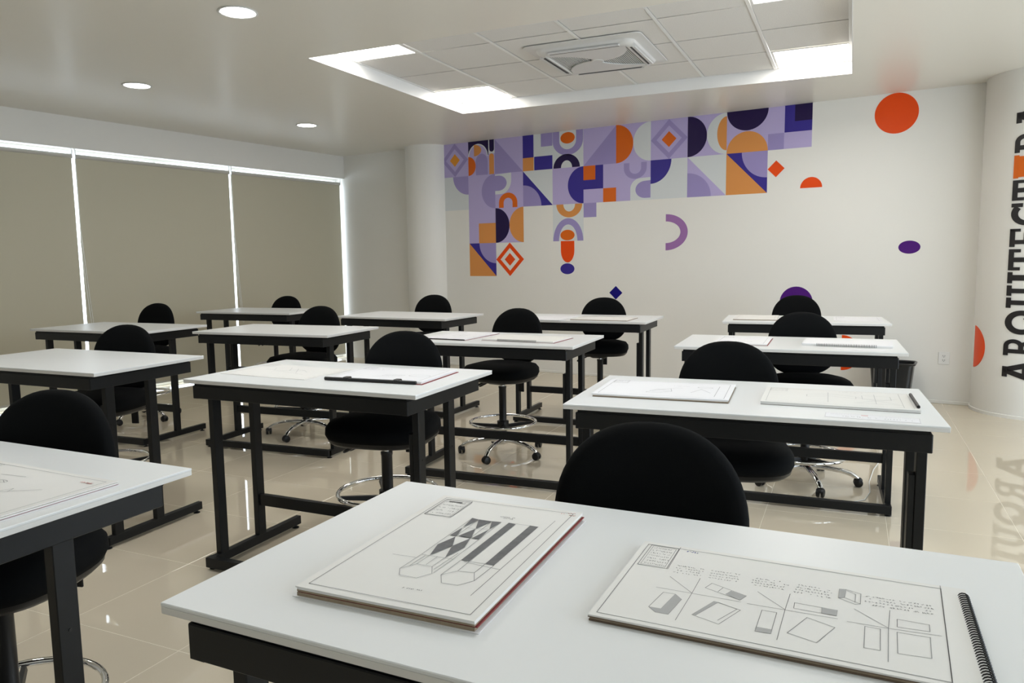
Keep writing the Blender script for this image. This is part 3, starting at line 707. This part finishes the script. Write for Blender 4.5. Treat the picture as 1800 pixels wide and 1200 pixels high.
def border(m, hx, hy, z, i=.012, w=.0009): stroke(m, [(-hx+i,-hy+i),(hx-i,-hy+i),(hx-i,hy-i),(-hx+i,hy-i),(-hx+i,-hy+i)], w, z)
mmv = lambda q: [(a/1000, b/1000) for a, b in q]

# nearest table: thick pad with the prism drawing
GP = 'drawing pads on the tables'
t, z = pad('drawing_pad', 'thick stack of drawing sheets showing two shaded prisms, on the nearest table', (-.615, 1.114), (.305, .475), .8,
   [('bottom_sheet','paper_white',.0006,(.006,.008,.004,.002,0,0)), ('page_block','paper_edge',.0055,(0,0,0,0,0,0)), ('divider','redcover',.0016,(-.001,.004,-.001,.002,0,0)), ('page_block','paper_edge',.0035,(0,0,0,0,1,.0)),
    ('page_block','paper',.0030,(-.001,.001,.001,0,1,.0004)), ('top_sheet','paper',.0014,(.001,.001,.002,.001,2,.0010))], GP)
z += .0013
m1, m2, m3, m4 = MB(), MB(), MB(), MB()
for q in PADL: stroke(m1, mmv(q), .0009, z)
for q in PADF: MB().add([(a, b, z+.0001) for a, b in mmv(q)], [tuple(range(len(q)))]).build('shaded_face', M['hatch'], t)
border(m1, .1525, .2375, z, .013, .0011)
title_block(m1, -.134, .120, -.076, .216, z); stroke(m4, [(-.122, .205), (-.095, .206)], .004, z)
for q in PADT: scribble(m4, *mmv(q), z, .004, .0007)
for q in PADR: scribble(m3, *mmv(q), z, .005, .0010, .003)
m1.build('pencil_drawing', M['pencil'], t); m3.build('red_stamp', M['redink'], t); m4.build('hand_lettering', M['ink'], t)

# nearest table: spiral pad
def coil(t, p0, p1, n, r, z, axis):              # loops of black wire along an edge
    p0, p1 = Vector(p0), Vector(p1)
    for k in range(n):
        c = p0+(p1-p0)*(k/(n-1)); m = MB(); pts = []
        for i in range(11):
            a = radians(-40+290*i/10); pts.append((c.x+axis[0]*r*cos(a)*1.0+axis[1]*(i-5)*.00025, c.y+axis[1]*r*cos(a)*1.0+axis[0]*(i-5)*.00025, max(z+r*sin(a), .001)))
        m.tube(pts, .0011, 5).build('binding_ring', M['plastic'], t, True)
t, z = pad('spiral_pad', 'open spiral drawing pad with projection drawings and black binding, on the nearest table', (-.077, 1.117), (.490, .300), -1.2,
   [('back_cover','board',.0020,F), ('page_block','paper_edge',.0035,(-.001,0,-.001,-.001,0,0)), ('back_cover','board',.0016,(.001,0,.001,.001,0,0)), ('top_sheet','paper',.0022,(.001,0,.001,.001,0,.0004))], GP)
z += .0006
ir = radians(1.2); rotl = lambda q: [(a*cos(ir)-b*sin(ir), a*sin(ir)+b*cos(ir)) for a, b in mmv(q)]
m1, m2, m3, m4 = MB(), MB(), MB(), MB()
for q in SPL: stroke(m1, rotl(q), .0008, z)
for q in SPF: MB().add([(a, b, z+.0001) for a, b in rotl(q)], [tuple(range(len(q)))]).build('shaded_face', M['faint'], t)
stroke(m1, [(-.236, .139), (.212, .139), (.204, -.141), (-.236, -.141), (-.236, .139)], .0011, z)
q = rotl(SPTITLE); xs = [a[0] for a in q]; ys = [a[1] for a in q]; title_block(m4, min(xs)+.001, min(ys)+.001, max(xs)-.001, .137, z, 7)
for (a, b, c_, d_) in [rotl(q) for q in SPT]:
    for k in range(4):
        f = k/3; scribble(m4, (a[0]+(c_[0]-a[0])*f, a[1]+(c_[1]-a[1])*f), (b[0]+(d_[0]-b[0])*f, b[1]+(d_[1]-b[1])*f), z, .004, .0007, .0058)
scribble(m3, *rotl(SPSIG), z, .006, .0010, .004)
m1.build('pencil_drawing', M['pencil'], t); m3.build('pen_signature', M['blueink'], t); m4.build('hand_lettering', M['pencil'], t)
coil(t, (.244, -.132, 0), (.240, .124, 0), 38, .0075, .0065, (1, 0))

# other pads: (key, name, label, centre, size, turn, layers, kind)
STD = [('back_cover','board',.0016,(.001,.001,.001,.001,0,0)), ('page_block','paper_edge',.0040,F), ('top_sheet','paper',.0014,(.001,.001,.001,.001,1,.0012))]
WHT = [('back_cover','redcover',.0014,(.004,.006,.002,.004,0,0)), ('page_block','paper',.0040,F), ('top_sheet','paper_white',.0012,(.001,.001,.001,.001,2,.0020))]
THIN = [('under_sheet','paper',.0006,(.004,.006,.003,.003,0,.0)), ('top_sheet','paper',.0007,(0,0,0,0,1,.0016))]
def sketch(t, z, hx, hy, seed, items, mt='faint'):
    random.seed(seed); m = MB(); border(m, hx, hy, z, .016, .0012)
    title_block(m, -hx+.018, hy-.075, -hx+.075, hy-.018, z, 4)
    for it in items:
        k = it[0]
        if k == 'l': stroke(m, it[1], .0013, z)
        elif k == 't': scribble(m, it[1], it[2], z, .006, .001, .006)
        elif k == 'e': stroke(m, arc(it[1], it[2], it[3], it[4], 0, 360, 20), .0014, z)
    m.build('pencil_drawing', M[mt], t)
t, z = pad('drawing_pad', 'drawing pad with a dark red cover edge on the left foreground table', (-1.79, 1.02), (.475, .330), -1.5,
   [('bottom_sheet','paper_white',.0006,(.004,.012,.016,.0,0,0)), ('back_cover','redcover',.0016,(.001,.002,.002,.001,0,0)), ('page_block','paper',.0030,(0,.004,0,0,0,0)), ('page_block','paper_edge',.0010,F), ('top_sheet','paper',.0014,(.001,.001,.001,.001,0,.0012))], GP)
sketch(t, z+.0016, .2375, .165, 3, [('l',[(-.10,.04),(-.06,.07),(-.05,.03),(-.02,.06),(.0,.05)]),('l',[(-.03,-.02),(.02,.0),(.05,-.01),(.07,.03),(.08,.01)]),('l',[(.06,.0),(.14,.05)]),('e',-.02,.055,.02,.008),('e',.03,-.005,.012,.008),('l',[(-.15,-.08),(-.11,-.05),(-.07,-.07)]),('l',[(-.08,.09),(.0,.1)])], 'pencil')
m = MB(); scribble(m, (.165, .125), (.20, .127), z+.0016, .008, .0014, .003); m.build('red_stamp', M['redink'], t)
t, z = pad('drawing_pad', 'thin pair of drawing sheets lying left of the clipped folder', (-2.397, 2.745), (.500, .330), -2, THIN, GP)
sketch(t, z+.0018, .25, .165, 4, [('l',[(-.12,.06),(-.05,.09),(.0,.02),(-.08,.0),(-.12,.06)]),('l',[(.0,.08),(.08,-.03)]),('l',[(-.06,-.04),(.06,.05),(.12,.0)]),('e',.03,.03,.04,.02),('l',[(-.15,.02),(.15,-.06)])])
t, z = pad('clipped_folder', 'open folder of white sheets held by black clips along a black spine', (-1.845, 2.795), (.460, .350), 3.5,
   [('back_cover','redcover',.002,(.004,.008,.004,.006,0,0)), ('page_block','paper',.005,(-.002,0,-.004,0,0,0)), ('top_sheet','paper_white',.0012,(-.004,.001,-.008,.0,2,.0035))], None)
sketch(t, z+.0037, .225, .165, 5, [('l',[(-.02,-.06),(.06,-.06),(.08,-.03),(.0,-.03),(-.02,-.06)]),('l',[(.0,-.05),(.07,-.04)]),('e',.15,-.03,.05,.025),('t',(-.18,.10),(-.06,.11)),('t',(-.18,.07),(-.09,.08)),('l',[(-.05,-.09),(.02,-.07)])], 'pencil')
MB().tube([(-.232, -.178, .008), (.210, -.178, .008)], .0075, 10).build('spine_bar', M['plastic'], t, True, 40)
for x in (-.125, .12): MB().box(x-.014, x+.014, -.186, -.155, .002, .0185, .003).build('clip', M['plastic'], t)
t, z = pad('drawing_pad', 'drawing pad with a small solid sketch, left on the table with the name strip', (-.63, 2.812), (.485, .335), 3.5,
   [('back_cover','board',.0016,(.001,.001,.001,.001,0,0)), ('page_block','paper_edge',.0035,F), ('page_block','paper',.0040,(.002,-.002,0,0,0,.0015)), ('top_sheet','paper_white',.0012,(.003,.001,.002,.001,2,.0022))], GP)
sketch(t, z+.0024, .242, .167, 6, [('l',[(-.06,-.09),(-.03,-.02),(.02,.0),(.03,-.05),(-.01,-.09),(-.06,-.09)]),('l',[(-.03,-.02),(.03,-.05)]),('l',[(-.05,-.06),(.03,.02),(.06,.03)]),('l',[(-.04,-.07),(.02,-.06)]),('e',.14,.06,.028,.015),('l',[(.10,-.06),(.13,.02),(.17,-.05)]),('t',(.02,.07),(.08,.07)),('l',[(.19,.10),(.19,-.12)])], 'pencil')
t, z = pad('drawing_pad', 'drawing pad with a black binding bar, right on the table with the name strip', (-.032, 2.847), (.490, .305), 1.5,
   [('back_cover','board',.0014,F), ('page_block','paper',.0035,(0,0,0,0,0,.001)), ('page_block','board',.0010,(-.002,-.003,-.002,0,0,0)), ('page_block','paper',.0025,(0,0,0,0,1,.001)), ('top_sheet','paper',.0014,(.001,.001,.001,.001,1,.0012))], GP)
sketch(t, z+.0016, .245, .152, 8, [('l',[(-.10,.03),(-.02,.06),(.06,.03),(.06,-.01),(-.02,.02),(-.10,-.01),(-.10,.03)]),('l',[(-.03,.09),(-.03,-.10)]),('l',[(.08,.06),(.17,.06),(.17,-.01),(.08,-.01),(.08,.06)]),('l',[(.06,-.08),(.19,.02)]),('l',[(.19,-.08),(.06,.02)]),('l',[(.05,-.09),(.2,-.09)]),('l',[(.12,.09),(.12,-.09)]),('t',(-.15,.12),(-.08,.12)),('t',(0,.11),(.08,.11)),('l',[(.2,.13),(.2,-.13)])])
MB().tube([(.241, -.125, z+.006), (.238, .110, z+.006)], .0055, 8).build('binding_bar', M['plastic'], t, True, 40)
s = thing('name_strip', 'narrow white printed name strip near the front edge of a table', 'label', gp(.072, 2.579, TT+.0003), GRID+radians(-1))
MB().box(-.136, .136, -.036, .036, 0, .0006).build('strip', M['paper_white'], s)
m = MB(); random.seed(11); scribble(m, (-.085, -.010), (.012, -.010), .0009, .010, .0016, .010); scribble(m, (.035, -.010), (.11, -.010), .0009, .010, .0016, .010); scribble(m, (-.12, .018), (-.04, .018), .0009, .004, .0010, .005); scribble(m, (.02, .018), (.12, .018), .0009, .004, .0010, .005)
stroke(m, [(-.134,-.034),(.134,-.034),(.134,.034),(-.134,.034),(-.134,-.034)], .0008, .0009); m.build('print', M['faint'], s)
m = MB(); stroke(m, [(-.028, .020), (-.012, .020)], .006, .0009); m.build('red_mark', M['redink'], s)
# mid-room table
t, z = pad('drawing_pad', 'white drawing pad with red cover edge beside the spiral pad in mid-room', (-2.36, 4.42), (.310, .455), -3, WHT, GP)
sketch(t, z+.0022, .15, .22, 9, [('l',[(-.03,.02),(.05,.03),(.04,-.05),(-.04,-.06),(-.03,.02)]),('l',[(-.03,-.02),(.05,-.01)]),('l',[(.0,.03),(.01,-.05)])], 'pencil')
MB().box(-.13, .155, -.231, -.222, .001, .007, .001).build('binding_edge', M['plastic'], t)
t, z = pad('spiral_pad', 'closed spiral pad with its black coil towards the camera, mid-room table', (-1.866, 4.37), (.485, .310), -2, [('back_cover','redcover',.0014,(.004,.010,.002,.004,0,0)), ('page_block','paper',.0060,F), ('top_sheet','paper',.0014,(.001,.001,.001,.001,1,.002))], GP)
coil(t, (-.13, -.157, 0), (.13, -.157, 0), 34, .0075, .006, (0, 1))
# back row, table under the blue diamond
t, z = pad('drawing_pad', 'thin white drawing sheets at the left of the table under the blue diamond', (-2.33, 6.0), (.310, .45), -1, [('top_sheet','paper_white',.0030,(0,0,0,0,1,.001))], GP)
sketch(t, z+.0014, .15, .22, 12, [('l',[(-.05,.05),(.06,.06)]),('e',.0,-.05,.05,.03)])
t, z = pad('drawing_pad', 'cream drawing pad before the chair under the blue diamond', (-1.865, 6.005), (.480, .330), -1, STD, GP)
sketch(t, z+.0016, .24, .165, 13, [('l',[(-.05,.02),(.06,.05),(.1,-.02)])])
# table before the waste bin
t, z = pad('drawing_pad', 'white drawing pad at the left of the table before the waste bin', (-.58, 4.65), (.300, .40), 1, WHT, GP)
sketch(t, z+.0022, .145, .195, 14, [('e',.02,-.08,.04,.03),('l',[(-.06,.02),(.05,.06)]),('t',(-.05,.1),(.06,.1))], 'pencil')
t, z = pad('spiral_pad', 'white spiral pad with a long black coil on the table before the waste bin', (-.01, 4.68), (.460, .300), -2, [('back_cover','paper_white',.0016,(0,0,0,0,0,0)), ('page_block','paper',.0060,F), ('top_sheet','paper_white',.0016,(.001,.001,.001,.001,1,.003))], GP)
coil(t, (-.15, -.152, 0), (.15, -.152, 0), 38, .0085, .0075, (0, 1))
tag(MB().box(-.13, .13, -.035, .035, 0, .0008).build('paper_strip', M['paper_white']), 'loose white paper strip in front of the long-coil spiral pad', 'paper')
bpy.data.objects['paper_strip'].location = gp(.05, 4.42, TT+.0003); bpy.data.objects['paper_strip'].rotation_euler = (0, 0, GRID)
# farthest table by the pillar
t, z = pad('drawing_pad', 'cream drawing pad at the left of the farthest table by the pillar', (-.70, 6.43), (.330, .46), 3, STD, GP)
sketch(t, z+.0016, .16, .225, 15, [('l',[(-.05,.02),(.06,.05),(.1,-.02)])])
t, z = pad('drawing_pad', 'thin white sheets at the right of the farthest table by the pillar', (.05, 6.50), (.340, .40), 2, [('top_sheet','paper_white',.0016,(0,0,0,0,1,.001))], GP)
sketch(t, z+.0014, .165, .195, 16, [('l',[(-.05,.02),(.06,.05),(.1,-.02)])])

# white cable lying on the floor
m = MB(); pth = [gp(x, y, .004) for x, y in ((-.24, 4.50), (-.10, 4.49), (.03, 4.53), (.11, 4.62), (.14, 4.78), (.14, 5.0), (.17, 5.3), (.28, 5.9), (.30, 6.9), (-.02, 7.4), (-.25, 7.75))]
tag(m.tube(pth, .003, 6).build('power_cable', M['white_plastic'], None, True), 'thin white cable lying on the floor under the tables', 'cable')
